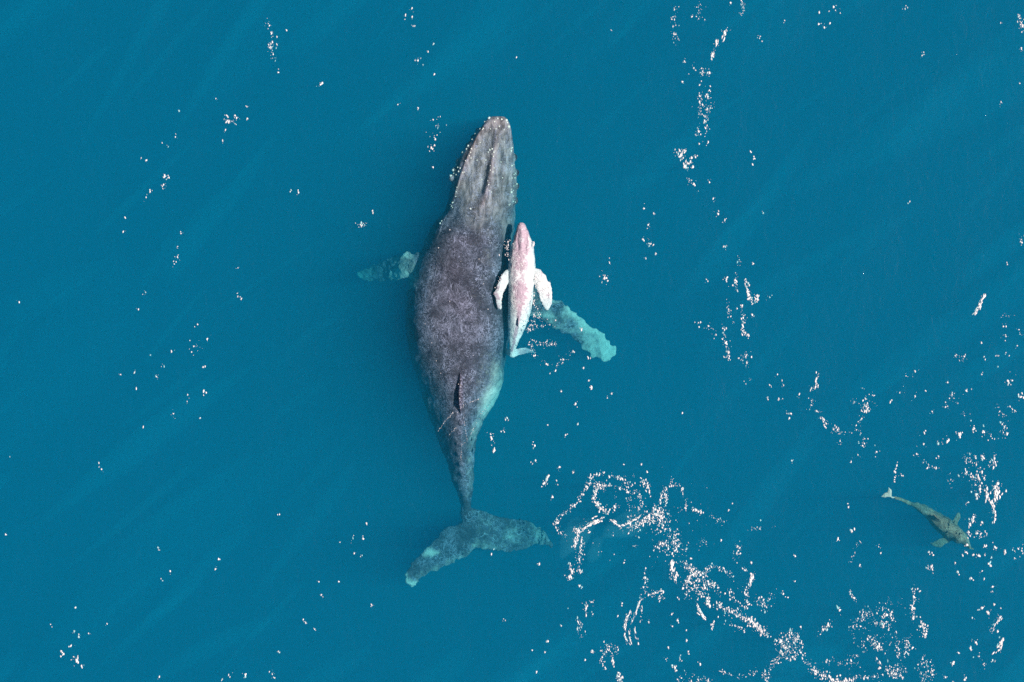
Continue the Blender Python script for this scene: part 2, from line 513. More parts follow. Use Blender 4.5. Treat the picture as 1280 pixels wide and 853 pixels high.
    me.materials.append(skin_material('humpback_skin', (0.022, 0.021, 0.036), (0.116, 0.113, 0.160), (0.60, 0.60, 0.57), (0.31, 0.262, 0.275), 0.68))
    o = link(bpy.data.objects.new('humpback_whale', me))
    tag(o, 'large dark grey adult humpback whale lying at the surface beside the white calf', 'whale')
    return o

mother = build_mother()

def build_barnacles():
    bm = bmesh.new()
    prof = [(1.0, -0.2), (0.85, 0.25), (0.55, 0.55), (0.35, 0.6), (0.22, 0.35)]
    rings = []
    for (r, z) in prof:
        rings.append([bm.verts.new((r * math.cos(q * math.pi / 4), r * math.sin(q * math.pi / 4), z)) for q in range(8)])
    for i in range(len(rings) - 1):
        for j in range(8):
            bm.faces.new((rings[i][j], rings[i][(j + 1) % 8], rings[i + 1][(j + 1) % 8], rings[i + 1][j]))
    bm.faces.new(rings[-1])
    me = bpy.data.meshes.new('barnacle'); bm.to_mesh(me); bm.free()
    me.materials.append(plain_material('barnacle_shell', (0.72, 0.70, 0.64), 0.3, 3.0, 0.7))
    src = mother.data
    bvh = BVHTree.FromPolygons([v.co for v in src.vertices], [p.vertices for p in src.polygons])
    spots = [(611, 147, 4), (633, 150, 4), (636, 158, 3.4), (634, 153, 2.6), (606, 152, 2.4), (600, 161, 2.2), (594, 167, 2.6), (590, 174, 2.0), (585, 182, 2.6), (583, 186, 2.2), (578, 190, 3.0),
             (570, 205, 2.6), (566, 212, 2.6), (563, 219, 3.0), (567, 216, 2.0), (572, 209, 2.2), (573, 214, 2.4), (570, 218, 2.0), (575, 210, 1.8), (643, 188, 3.0), (640, 184, 2.2),
             (645, 206, 2.2), (646, 229, 2.4), (646, 241, 3.0), (644, 252, 2.0), (612, 187, 2.6), (615, 186, 2.2), (610, 190, 1.8), (617, 190, 2.0), (589, 186, 2.2), (624, 158, 2.0), (618, 152, 2.2),
             (627, 149, 2.4), (622, 148, 2.0), (630, 162, 1.8), (613, 161, 1.8), (541, 275, 2.6), (544, 271, 2.0), (600, 178, 1.6), (607, 200, 1.6), (616, 215, 1.8), (626, 202, 1.8), (628, 222, 1.6), (588, 261, 2.2),
             (614, 240, 1.6), (640, 222, 1.8), (602, 224, 1.6), (596, 200, 1.6)]
    r = random.Random(3)
    for _ in range(46):
        ln = r.choice(([(608, 150), (597, 170), (588, 188), (577, 216), (567, 245), (558, 268)], [(634, 156), (639, 180), (641, 205), (641, 235), (638, 262)], [(624, 160), (617, 192), (612, 220), (607, 245)]))
        i = r.randrange(len(ln) - 1); t = r.random()
        spots.append((ln[i][0] + (ln[i + 1][0] - ln[i][0]) * t + r.gauss(0, 2.5), ln[i][1] + (ln[i + 1][1] - ln[i][1]) * t, r.uniform(1.0, 1.9)))
    for (x, y, dpx) in spots:
        hit = bvh.ray_cast(P(x, y, 3.0), Vector((0, 0, -1)))
        if hit[0] is None or hit[0].z < -0.6:
            hit = bvh.find_nearest(P(x, y, -0.2))
        o = link(bpy.data.objects.new('barnacle', me), mother)
        o.location = hit[0] + hit[1] * 0.005
        o.rotation_euler = hit[1].to_track_quat('Z', 'Y').to_euler()
        q = dpx * S * 0.5 * (0.9 + 0.3 * r.random())
        o.scale = (q, q, q * 1.1)

build_barnacles()

# ---------------------------------------------------------------- the calf
def build_calf():
    sh = Shape()
    body = [(651.5, 278.5, 2.5, 0.02, -0.14, 2.2), (652, 282, 5, 0.07, -0.22, 2.3), (652.5, 290, 8, 0.11, -0.30, 2.4), (653, 302, 12.2, 0.13, -0.40, 2.3), (652.5, 315, 15.2, 0.15, -0.50, 2.2), (652.5, 331, 16.8, 0.16, -0.58, 2.2),
            (652, 346, 17, 0.16, -0.62, 2.2), (651.5, 360, 16.4, 0.14, -0.62, 2.1), (650, 382, 15, 0.10, -0.58, 2.0), (647.5, 402, 12.6, 0.03, -0.52, 1.9), (643.5, 420, 8.2, -0.06, -0.44, 1.8), (641.5, 432, 5, -0.12, -0.36, 1.8), (640, 441, 3, -0.17, -0.32, 2.0), (639, 446, 2, -0.2, -0.3, 2)]
    body_loft(sh, body, 70, 32, 'flat')
    blade_loft(sh, [(634, 336, 640, 348, -0.12, 0.14), (629, 341, 634, 356, -0.10, 0.13), (624, 351, 631, 363, -0.08, 0.12), (619.5, 364, 628.5, 369, -0.06, 0.10), (619, 376, 628, 377, -0.07, 0.09), (622, 384, 628, 382, -0.09, 0.08), (625.5, 387, 627.5, 385, -0.1, 0.07)], 40, 14, 1.9, 4, 1.4)
    blade_loft(sh, [(664, 334, 662, 348, -0.08, 0.14), (672, 336, 667, 355, -0.04, 0.13), (681, 344, 671, 363, 0.0, 0.12), (687, 356, 674, 371, 0.0, 0.11), (690, 368, 676.5, 378, -0.02, 0.1), (689.5, 379, 679.5, 384, -0.06, 0.09), (685.5, 387.5, 682, 388, -0.1, 0.07)], 40, 14, 2.0, 6, 1.6)
    blade_loft(sh, [(636, 434, 638, 448, -0.26, 0.09), (643, 436.5, 643, 447, -0.26, 0.10), (651, 435, 651, 444.5, -0.42, 0.08), (659, 435, 659, 442.5, -0.62, 0.07), (665, 437.5, 665, 442, -0.78, 0.06), (669.5, 441, 669, 443, -0.86, 0.05)], 24, 12, 0, 2, 0.7)
    blade_loft(sh, [(642, 437, 641, 447, -0.26, 0.09), (635, 436, 636, 446, -0.42, 0.09), (629, 433, 631, 443, -0.7, 0.08), (623.5, 431, 626, 437, -0.9, 0.07)], 24, 12, 0, 2, 0.7)
    rings = []
    for (y0, y1, x, z, w) in interp([(385, 412, 649, -0.05, 0.10), (391, 409, 648.5, 0.06, 0.06), (397, 408, 648, 0.10, 0.04), (401, 408, 647.6, 0.12, 0.03)], 8):
        rings.append([P(x + w * 0.5 / S * math.sin(math.pi * (0.5 - 0.5 * math.cos(2 * math.pi * j / 12))) * (1 if j < 6 else -1), y0 + (y1 - y0) * (0.5 - 0.5 * math.cos(2 * math.pi * j / 12)), z) for j in range(12)])
    sh.loft(rings)
    me = skin_from(sh, 'whale_calf', 0.016, 4)
    a = coords(me); nr = normals(me); px, py = plan(a)
    up = np.clip(nr[:, 2], 0, 1)
    dz = np.zeros(len(a))
    d, s, t = line_dist(px, py, [(652, 284), (652.5, 300), (651, 314)])
    dz += up * 0.03 * gauss(d, 2.2) * fade(t, 0.1)
    for ln in ([(648, 287), (646.5, 302), (648, 314)], [(657, 288), (658.5, 302), (656, 314)]):
        d, s, t = line_dist(px, py, ln); dz -= up * 0.03 * gauss(d, 1.4) * fade(t, 0.2)
    d = np.hypot(px - 651.5, py - 318); dz += up * 0.025 * gauss(d, 3.5)
    dz += up * 0.012 * noise_at(a, 6.0, 2.0)
    a[:, 2] += dz
    a[:, 2] -= 0.055 + 0.34 * np.clip((py - 368) / 75, 0, 1) ** 1.3
    a[:, 0] += 0.02 * noise_at(a, 5.0, 8.0) + 0.012 * noise_at(a, 12.0, 3.0); a[:, 1] += 0.02 * noise_at(a, 6.0, 15.0)
    set_coords(me, a)
    mv = np.zeros(len(a))
    d, s, t = line_dist(px, py, [(652, 282), (652, 300), (651, 318), (652, 340)])
    mv += gauss(d, 12) * 0.62 * np.clip((345 - py) / 12, 0, 1)
    for ln in ([(648, 287), (646, 302), (648, 314)], [(657.5, 288), (659, 302), (655, 312)]):
        d, s, t = line_dist(px, py, ln); mv += gauss(d, 1.8) * 0.6
    mv += gauss(np.hypot((px - 651) / 10, (py - 366) / 22), 1.0) * 0.75 + 0.14
    d, s, t = line_dist(px, py, [(650, 385), (647, 405), (643, 425), (640, 438)])
    mv += gauss(d, 2.4) * 0.7
    mv += np.clip((py - 433) / 4, 0, 1) * np.clip((px - 645) / 6, 0, 1) * 0.6
    mv += (np.abs(px - 652) > 17) * 0.30 * np.clip(noise_at(a, 5.0, 61.0) + 0.2, 0, 1)
    d, s, t = line_dist(px, py, [(622, 352), (620, 366), (624, 382)])
    mv += gauss(d, 5) * 0.35
    put_attr(me, 'mauve', np.clip(mv, 0, 1)); put_attr(me, 'pale', np.ones(len(a))); put_attr(me, 'head', np.zeros(len(a)))
    me.materials.append(skin_material('calf_skin', (0.4, 0.36, 0.38), (0.6, 0.55, 0.57), (0.80, 0.77, 0.77), (0.5, 0.4, 0.42), 0.3, (0.43, 0.31, 0.365)))
    o = link(bpy.data.objects.new('humpback_calf', me))
    tag(o, 'small white and pinkish humpback calf resting at the right side of the big whale', 'whale calf')
    return o

calf = build_calf()

# ---------------------------------------------------------------- the dolphin
def build_dolphin():
    sh = Shape()
    c0 = np.array([1222.0, 689.0])
    def row(x, y, hw, zt, zb, ex=2.1): return (x, y, hw * 1.12, zt, zb, ex)
    body = [row(1223.5, 690, 0.7, -0.67, -0.73), row(1220, 686.8, 1.5, -0.62, -0.77), row(1217, 683.5, 2.8, -0.57, -0.82), row(1212, 679.5, 5.0, -0.47, -0.92), row(1206, 675, 7.4, -0.40, -1.02), row(1198, 668.5, 9.2, -0.36, -1.08),
            row(1190, 662.5, 9.8, -0.36, -1.1), row(1181, 656, 9.2, -0.40, -1.1), row(1172, 648.5, 7.4, -0.46, -1.06), row(1163, 641.5, 5.6, -0.55, -1.02), row(1154, 636, 3.8, -0.66, -0.98), row(1145, 632, 2.8, -0.76, -0.98), row(1136, 628.5, 2.0, -0.78, -0.94), row(1127, 625.5, 1.4, -0.70, -0.82), row(1119, 623.5, 1.1, -0.52, -0.62), row(1113, 619.5, 1.0, -0.40, -0.48)]
    body_loft(sh, body, 60, 24)
    blade_loft(sh, [(1200, 666, 1188, 659, -0.72, 0.16), (1203, 659, 1193, 655, -0.70, 0.12), (1206.5, 651, 1199, 648.5, -0.70, 0.1), (1206, 644, 1202, 644, -0.72, 0.06)], 24, 12, 0, 1, 0.5)
    blade_loft(sh, [(1200, 677, 1188, 671, -0.82, 0.14), (1193, 682, 1184, 675, -0.84, 0.1), (1186, 686, 1176, 679, -0.88, 0.08), (1179, 688, 1168, 682, -0.92, 0.05)], 24, 12, 0, 1, 0.9)
    blade_loft(sh, [(1115.5, 621, 1110, 616, -0.44, 0.08), (1113, 622.5, 1107.5, 618, -0.44, 0.08), (1109, 624, 1105, 620.5, -0.45, 0.07), (1104.5, 623.5, 1103, 622, -0.46, 0.05)], 16, 10, 0, 2, 0.8)
    blade_loft(sh, [(1115.5, 621, 1110, 616, -0.44, 0.08), (1116, 617.5, 1111, 613.5, -0.43, 0.08), (1116, 613.5, 1112, 611, -0.42, 0.07), (1114, 610, 1113, 609.5, -0.42, 0.05)], 16, 10, 0, 2, 0.8)
    rings = []
    for (q0, q1, z, w) in interp([(0.0, 1.0, -0.48, 0.12), (0.22, 0.95, -0.30, 0.07), (0.5, 0.97, -0.18, 0.045), (0.74, 1.0, -0.12, 0.03)], 8):
        ring = []
        for j in range(12):
            c = 0.5 - 0.5 * math.cos(2 * math.pi * j / 12)
            q = q0 + (q1 - q0) * c
            x, y = 1182 - 14 * q, 656 - 11 * q
            o = w * 0.5 / S * math.sin(math.pi * c) * (1 if j < 6 else -1)
            ring.append(P(x + o * 0.62, y - o * 0.78, z))
        rings.append(ring)
    sh.loft(rings)
    me = skin_from(sh, 'dolphin', 0.014, 3)
    a = coords(me); px, py = plan(a)
    n1 = noise_at(a, 3.0, 4.0)
    a[:, 0] += 0.06 * n1 + 0.02 * noise_at(a, 8.0, 3.0); a[:, 1] += 0.06 * noise_at(a, 4.0, 14.0) + 0.02 * noise_at(a, 8.0, 24.0); a[:, 2] -= 0.34 * np.clip((px - 1122) / 22, 0, 1)
    set_coords(me, a)
    pale = gauss(np.hypot((px - 1161) / 9, (py - 640) / 7), 1.0) * 0.45 + np.clip((1124 - px) / 6, 0, 1) * 1.0
    pale += (np.hypot(px - 1201, py - 652) < 9) * 0.25 + (np.hypot(px - 1178, py - 682) < 13) * 0.3
    put_attr(me, 'pale', np.clip(pale + 0.12 * n1, 0, 1)); put_attr(me, 'head', np.clip((px - 1195) / 20, 0, 1) * 0.7)
    me.materials.append(skin_material('dolphin_skin', (0.17, 0.105, 0.075), (0.40, 0.255, 0.19), (0.58, 0.54, 0.48), (0.38, 0.29, 0.245), 0.3))
    o = link(bpy.data.objects.new('dolphin', me))
    tag(o, 'small brown dolphin with pale flukes swimming under the surface near the right edge', 'dolphin')

build_dolphin()

# ------------------------------------------------------------------ white flecks standing in for sun glints, with some wake and spray
class GlintFoam:
    def __init__(self, seed):
        self.v = []; self.f = []; self.r = random.Random(seed); self.m = None; self.z = None
    def view(self, ox, oy, s): self.m = (ox, oy, s)
    def at(self, x, y):
        ox, oy, s = self.m
        return ox + x / s, oy + y / s
    def fleck(self, x, y, d, el=1.0, ang=None, sink=0.0):
        """one low white dome d across, at the plan point x, y"""
        r = self.r
        c = P(x, y)
        if self.z is None: z = float(wave(np.float64(c.x), np.float64(c.y)))
        else: z = self.z(c.x, c.y)
        if self.z is None and r.random() < 0.2: sink += r.uniform(0.1, 0.6)
        z -= sink
        R = d * S * 0.5
        k = 6 if d < 2.0 else 8
        ang = (math.pi / 2 + r.uniform(-0.5, 0.5)) if ang is None else ang
        ca, sa = math.cos(ang), math.sin(ang)
        b = len(self.v)
        h = R * r.uniform(0.35, 0.6)
        shape = [r.uniform(0.5, 1.3) for _ in range(k)]
        for (q, zz) in ((1.0, -0.25), (0.72, 0.7)):
            for j in range(k):
                a = 2 * math.pi * j / k
                u, w = R * q * shape[j] * math.cos(a) * el, R * q * shape[j] * math.sin(a) / math.sqrt(el)
                self.v.append((c.x + u * ca - w * sa, c.y + u * sa + w * ca, z + h * zz))
        self.v.append((c.x, c.y, z + h))
        for j in range(k):
            j2 = (j + 1) % k
            self.f.append((b + j, b + j2, b + k + j2, b + k + j)); self.f.append((b + k + j, b + k + j2, b + 2 * k))
    def size(self, lo, hi): return (lo * 0.55 + (hi - lo * 0.55) * self.r.random() ** 2.7) * 0.82
    def line(self, pts, n, spread=6, lo=1.1, hi=3.0, el=1.25, sink=0.0, follow=False):
        seg = [math.dist(pts[i], pts[i + 1]) for i in range(len(pts) - 1)]
        tot = sum(seg)
        n = int(n * DENS)
        lumps = [self.r.random() * tot for _ in range(max(2, n // 6))]
        i = -1
        while i < n - 1:
            i += 1
            if self.r.random() < 0.5: u = min(max(self.r.choice(lumps) + self.r.gauss(0, 3.0 * self.m[2]), 0), tot * 0.9999)
            else: u = self.r.random() * tot
            k = 0
            while k < len(seg) - 1 and u > seg[k]: u -= seg[k]; k += 1
            t = u / seg[k]
            x = pts[k][0] + (pts[k + 1][0] - pts[k][0]) * t + self.r.gauss(0, spread * (0.55 if self.r.random() < 0.7 else 1.5))
            y = pts[k][1] + (pts[k + 1][1] - pts[k][1]) * t + self.r.gauss(0, spread * (0.55 if self.r.random() < 0.7 else 1.5))
            ang = None
            if follow: ang = math.atan2(-(pts[k + 1][1] - pts[k][1]), pts[k + 1][0] - pts[k][0]) + self.r.uniform(-0.25, 0.25)
            self.fleck(*self.at(x, y), self.size(lo, hi), el * self.r.uniform(0.8, 1.4), ang, sink)
    def blob(self, x, y, rx, ry, n, lo=1.1, hi=3.0, el=1.2, sink=0.0):
        n = int(round(n * DENS))
        lumps = []
        for _ in range(max(2, n // 7)):
            q, t = self.r.random() ** 0.5 * 1.15, self.r.random() * 2 * math.pi
            lumps.append((x + rx * q * math.cos(t), y + ry * q * math.sin(t)))
        for i in range(max(n, 1)):
            if self.r.random() < 0.6:
                lx, ly = self.r.choice(lumps); g = 1.5 * self.m[2]
                self.fleck(*self.at(lx + self.r.gauss(0, g), ly + self.r.gauss(0, g * 1.4)), self.size(lo, hi), el * self.r.uniform(0.8, 1.5), None, sink)
                continue
            q, t = self.r.random() ** 0.6 * 1.25, self.r.random() * 2 * math.pi
            self.fleck(*self.at(x + rx * q * math.cos(t), y + ry * q * math.sin(t)), self.size(lo, hi), el * self.r.uniform(0.8, 1.5), None, sink)
    def dots(self, rows, spread=3.5, hi=3.2):
        """x, y, count, large?"""
        for row in rows:
            x, y, n = row[:3]; big = len(row) > 3
            sp = spread * (1 + 0.22 * n)
            self.fleck(*self.at(x, y), (self.r.uniform(2.8, 4.2) if big else self.r.uniform(1.6, 2.7)), self.r.uniform(1, 1.6))
            for _ in range(n - 1):
                self.fleck(*self.at(x + self.r.gauss(0, sp * 0.8), y + self.r.gauss(0, sp)), self.size(1.5, 4.2) if big else self.size(1.0, hi * 0.85), self.r.uniform(1, 1.6))
    def strand(self, pts, width=0.9, gaps=0.35, wob=3.0):
        """a thin broken white thread standing in for joined glints along a line"""
        t = interp(pts, max(8, len(pts) * 9))
        r = self.r; ph = r.random() * 9
        run = []
        for i, (x, y) in enumerate(t):
            off = noise.noise(Vector((i * 0.22, ph, 0))) * wob, noise.noise(Vector((ph, i * 0.22, 4))) * wob
            X, Y = self.at(x + off[0] * 1.5, y + off[1] * 1.5)
            c = P(X, Y)
            on = noise.noise(Vector((i * 0.35 + ph, 2, 7))) > gaps - 0.5
            if on: run.append((c.x, c.y))
            if (not on or i == len(t) - 1):
                if len(run) > 2: self._ribbon(run, width)
                run = []
    def _ribbon(self, run, width):
        r = self.r; b = len(self.v); m = len(run)
        for i, (x, y) in enumerate(run):
            x0, y0 = run[max(i - 1, 0)]; x1, y1 = run[min(i + 1, m - 1)]
            dx, dy = x1 - x0, y1 - y0; l = math.hypot(dx, dy) + 1e-9
            w = width * S * 0.5 * r.uniform(0.4, 1.3) * math.sin(math.pi * (i + 0.5) / m) ** 0.5
            z = float(wave(np.float64(x), np.float64(y)))
            nx, ny = -dy / l * w, dx / l * w
            self.v += [(x + nx, y + ny, z - 0.004), (x, y, z + 0.35 * w + 0.004), (x - nx, y - ny, z - 0.004)]
        for i in range(m - 1):
            q = b + i * 3
            self.f += [(q, q + 1, q + 4, q + 3), (q + 1, q + 2, q + 5, q + 4)]
    def build(self, label, mat):
        me = bpy.data.meshes.new('glint_foam')
        me.from_pydata(self.v, [], self.f)
        me.polygons.foreach_set('use_smooth', [True] * len(self.f))
        me.materials.append(mat)
        o = link(bpy.data.objects.new('glint_foam', me))
        tag(o, label, 'glint_foam', kind='stuff')
        return o

DENS = 1.4
glint_foam_mat = plain_material('white_glint_foam', (0.84, 0.72, 0.70), 0.62, 9.0, 0.4)  # white that stands in for sun glints; wake and spray share it

# sun glints put in as white flecks: rings beside the flukes, tail to the lower right
F = GlintFoam(21)
F.view(660, 570, 4.267)
F.line([(375, 150), (330, 140), (300, 190), (270, 240), (220, 290), (160, 330), (145, 370), (170, 410), (205, 430)], 110, 9)
F.line([(310, 130), (350, 105), (400, 95)], 30, 8)
F.line([(378, 150), (355, 200), (355, 240), (385, 275), (430, 310)], 100, 8, 1.2, 3.4)
F.line([(440, 345), (490, 375), (530, 365), (560, 345), (600, 320)], 70, 4, 1.4, 3.4, 1.5, follow=True)
F.line([(380, 165), (430, 155), (480, 165), (530, 195)], 45, 8)
F.line([(430, 110), (480, 105), (520, 145), (550, 160)], 40, 8)
F.line([(470, 255), (455, 310)], 10, 3)
F.line([(245, 400), (290, 392), (340, 360), (400, 335)], 85, 8, 1.4, 3.8, 1.5, follow=True)
F.line([(270, 400), (260, 450), (245, 490)], 50, 8, 1.2, 3.2, 1.8)
F.line([(285, 420), (290, 480), (270, 560), (275, 620)], 60, 9, 1.2, 3.0, 1.8)
F.line([(220, 580), (235, 620), (215, 660), (240, 655)], 45, 7, 1.2, 3.4, 1.6)
F.line([(540, 200), (545, 320), (540, 410)], 40, 12)
F.line([(600, 120), (640, 160), (650, 210)], 35, 9, 1.2, 3.4)
F.line([(570, 170), (600, 230), (590, 290)], 40, 13)
F.line([(700, 290), (715, 200), (750, 165), (790, 155), (825, 170), (822, 205)], 52, 6)
F.line([(735, 200), (740, 260)], 26, 9)
F.line([(845, 235), (840, 290), (800, 280)], 15, 6)
F.line([(560, 400), (600, 360), (650, 330), (700, 300), (720, 340)], 130, 18, 1.2, 3.4)
F.blob(690, 325, 60, 50, 90)
F.line([(700, 370), (760, 410), (790, 450), (790, 510)], 110, 24)
F.line([(670, 490), (720, 460), (760, 520)], 45, 20)
F.line([(770, 560), (765, 650)], 34, 10, 1.6, 4.4, 1.6)
F.line([(825, 570), (870, 600), (900, 630)], 65, 18)
F.line([(840, 660), (900, 625), (940, 640), (960, 600), (1010, 590), (1050, 610), (1100, 655)], 80, 10)
F.line([(880, 290), (935, 300)], 22, 6, 1.2, 3.6); F.line([(980, 325), (1020, 348), (1060, 350)], 14, 6)
F.line([(1090, 560), (1130, 510), (1115, 480)], 28, 9); F.line([(1145, 600), (1165, 615)], 8, 5); F.line([(1200, 630), (1190, 675)], 18, 8)
F.line([(105, 118), (80, 168)], 16, 5, 1.4, 3.6, 1.6, follow=True)
F.dots([(40, 25, 3), (605, 45, 4), (635, 85, 4), (170, 60, 3), (150, 130, 3), (240, 90, 2), (60, 578, 2), (512, 570, 3), (860, 360, 1), (1070, 290, 2), (1090, 255, 1), (1240, 390, 5), (1190, 570, 2), (850, 500, 6), (1030, 450, 2), (130, 220, 2), (510, 45, 2)])
F.blob(640, 330, 330, 220, 130, 0.8, 1.6)
F.view(660, 700, 4.267)
F.line([(790, 60), (785, 120)], 24, 10, 1.3, 3.4, 1.6)
F.blob(890, 150, 55, 55, 110, 1.1, 3.2)
F.line([(835, 130), (880, 80), (930, 70), (970, 130), (1000, 130), (1020, 200)], 90, 11)
F.line([(900, 240), (918, 280), (940, 310)], 36, 6, 1.6, 4.2, 1.7, follow=True)
F.line([(960, 195), (965, 245)], 26, 9, 1.6, 4.4)
F.line([(990, 335), (982, 365)], 10, 4, 1.6, 3.6)
F.line([(1010, 240), (1060, 270), (1130, 300), (1200, 345), (1270, 390)], 125, 13, 1.1, 3.4)
F.line([(1200, 70), (1190, 120), (1170, 165)], 32, 8); F.line([(1085, 160), (1080, 210), (1130, 230)], 26, 9); F.line([(1100, 275), (1170, 250), (1170, 220)], 28, 12)
F.line([(1245, 195), (1265, 260)], 18, 12); F.line([(1060, 340), (1150, 370)], 22, 10)
F.line([(260, 130), (290, 155)], 8, 4, 1.4, 3.4); F.line([(310, 215), (310, 290)], 20, 5, 1.2, 3.2, 1.8); F.dots([(345, 225, 7), (345, 290, 5), (215, 265, 1)])
F.line([(252, 315), (285, 345), (275, 385), (290, 412)], 26, 8, 1.1, 3.0, 1.6)
F.dots([(405, 438, 2), (345, 490, 7), (175, 355, 3), (105, 435, 3, 1), (90, 493, 2), (22, 482, 1), (45, 598, 2), (305, 533, 1), (395, 520, 2), (410, 575, 4)])
F.blob(435, 485, 42, 34, 48); F.blob(395, 550, 14, 18, 12); F.line([(448, 520), (458, 570)], 14, 4, 1.2, 3.0, 2.0); F.line([(480, 610), (495, 655)], 26, 9, 1.4, 3.8)
F.line([(602, 208), (575, 280), (550, 345)], 42, 3, 1.2, 2.6, 2.4, follow=True)
F.line([(545, 275), (520, 330), (515, 400), (530, 445)], 60, 7, 1.2, 3.0, 2.4, follow=True)
F.line([(540, 370), (548, 440)], 20, 4, 1.2, 3.0, 2.2, follow=True); F.line([(568, 365), (575, 418)], 16, 4, 1.2, 3.0, 2.2, follow=True); F.line([(608, 248), (602, 322)], 14, 4, 1.1, 2.8, 2.0, follow=True)
F.line([(630, 95), (620, 160), (650, 190), (690, 168), (712, 175), (700, 210)], 66, 10)
F.line([(628, 40), (622, 70)], 6, 3); F.dots([(643, 330, 4), (588, 448, 3), (500, 245, 4), (478, 300, 2), (728, 205, 3), (805, 210, 3)])
F.dots([(782, 575, 9, 1), (810, 530, 5), (768, 290, 4), (798, 325, 6), (770, 355, 4), (747, 467, 2), (735, 530, 4), (845, 375, 2), (847, 430, 3), (855, 490, 6), (918, 560, 5), (840, 600, 4)])
F.blob(890, 640, 80, 22, 38); F.line([(1010, 580), (1080, 612), (1130, 632), (1220, 595)], 34, 8, 0.9, 2.2); F.blob(1265, 620, 12, 30, 14)
F.view(930, 600, 3.371)
F.line([(5, 575), (60, 620), (100, 660)], 64, 9, 1.1, 3.4); F.blob(190, 700, 48, 52, 210, 1.1, 3.4)
F.line([(160, 740), (110, 790), (95, 850)], 50, 8, 0.9, 2.4); F.line([(250, 750), (290, 800), (340, 830)], 60, 11); F.line([(330, 820), (370, 848), (440, 850), (475, 828)], 85, 9, 1.2, 3.6)
F.line([(480, 832), (550, 835), (590, 820)], 26, 8); F.line([(40, 400), (15, 460), (10, 540)], 40, 8, 1.1, 3.4); F.line([(45, 485), (90, 540)], 24, 14); F.line([(100, 510), (128, 468)], 8, 8, 0.9, 1.8)
F.dots([(165, 480, 4), (185, 495, 2), (215, 428, 2), (403, 550, 6, 1), (200, 637, 2, 1), (32, 350, 2), (10, 380, 3), (238, 620, 2)]); F.line([(375, 600), (335, 630), (310, 660)], 26, 9, 1.2, 3.6)
F.view(660, 570, 4.267)
for pts in ([(375, 150), (330, 140), (300, 190), (270, 240), (220, 290), (160, 330), (145, 370), (170, 410), (205, 430)], [(378, 150), (355, 200), (355, 240), (385, 275), (430, 310)], [(440, 345), (490, 375), (530, 365), (560, 345), (600, 320)],
            [(380, 165), (430, 155), (480, 165), (530, 195)], [(430, 110), (480, 105), (520, 145), (550, 160)], [(245, 400), (290, 392), (340, 360), (400, 335)], [(285, 420), (290, 480), (270, 560), (275, 620)], [(270, 400), (260, 450), (245, 490)],
            [(700, 290), (715, 200), (750, 165), (790, 155), (825, 170), (822, 205)], [(600, 120), (640, 160), (650, 210)], [(430, 310), (455, 310), (470, 255)], [(560, 400), (600, 360), (650, 330), (700, 300)], [(840, 660), (900, 625), (940, 640), (960, 600), (1010, 590), (1050, 610), (1100, 655)]):
    F.strand(pts, 1.0, 0.6, 7); F.strand(pts, 0.7, 0.62, 14)
F.view(660, 700, 4.267)
for pts in ([(602, 208), (575, 280), (550, 345)], [(545, 275), (520, 330), (515, 400), (530, 445)], [(540, 370), (548, 440)], [(1010, 240), (1060, 270), (1130, 300), (1200, 345), (1270, 390)], [(835, 130), (880, 80), (930, 70), (970, 130), (1000, 130), (1020, 200)], [(1010, 580), (1080, 612), (1130, 632), (1220, 595)], [(1200, 70), (1190, 120), (1170, 165)]):
    F.strand(pts, 1.0, 0.55, 7); F.strand(pts, 0.7, 0.6, 14)
F.view(930, 600, 3.371)
for pts in ([(160, 740), (110, 790), (95, 850)], [(190, 680), (250, 750), (290, 800), (340, 830)], [(330, 820), (370, 848), (440, 850), (475, 828)], [(5, 575), (60, 620), (100, 660)]):
    F.strand(pts, 1.0, 0.6, 7); F.strand(pts, 0.7, 0.6, 12)
F.build('dense white flecks standing in for sun glints, curling in rings beside the flukes and trailing to the lower right corner', glint_foam_mat)

F = GlintFoam(22)
F.view(930, 600, 3.371)
F.blob(580, 580, 50, 34, 66); F.dots([(590, 615, 12, 1), (600, 570, 8, 1)]); F.line([(450, 632), (490, 598), (525, 545)], 42, 10); F.line([(520, 650), (540, 690), (585, 718)], 48, 9, 1.1, 3.2)
F.blob(545, 640, 85, 75, 80, 0.9, 2.2); F.line([(340, 765), (400, 772), (490, 770)], 36, 7); F.line([(440, 750), (480, 740)], 10, 7); F.line([(645, 675), (650, 745)], 30, 9); F.line([(695, 655), (688, 735)], 38, 12)
F.blob(640, 805, 36, 26, 78, 1.1, 3.2); F.blob(768, 800, 30, 58, 70, 1.0, 2.8); F.dots([(572, 768, 8, 1), (572, 792, 4, 1)])
F.line([(718, 460), (712, 530), (715, 585)], 56, 9, 1.2, 3.6); F.line([(742, 590), (765, 630), (758, 665)], 42, 8, 1.3, 3.8); F.line([(565, 520), (620, 515), (680, 535)], 18, 7, 0.9, 1.8); F.line([(448, 468), (468, 512)], 16, 5, 1.2, 3.2)
F.build('patch of fine white flecks standing in for sun glints at the bottom edge below the dolphin', glint_foam_mat)

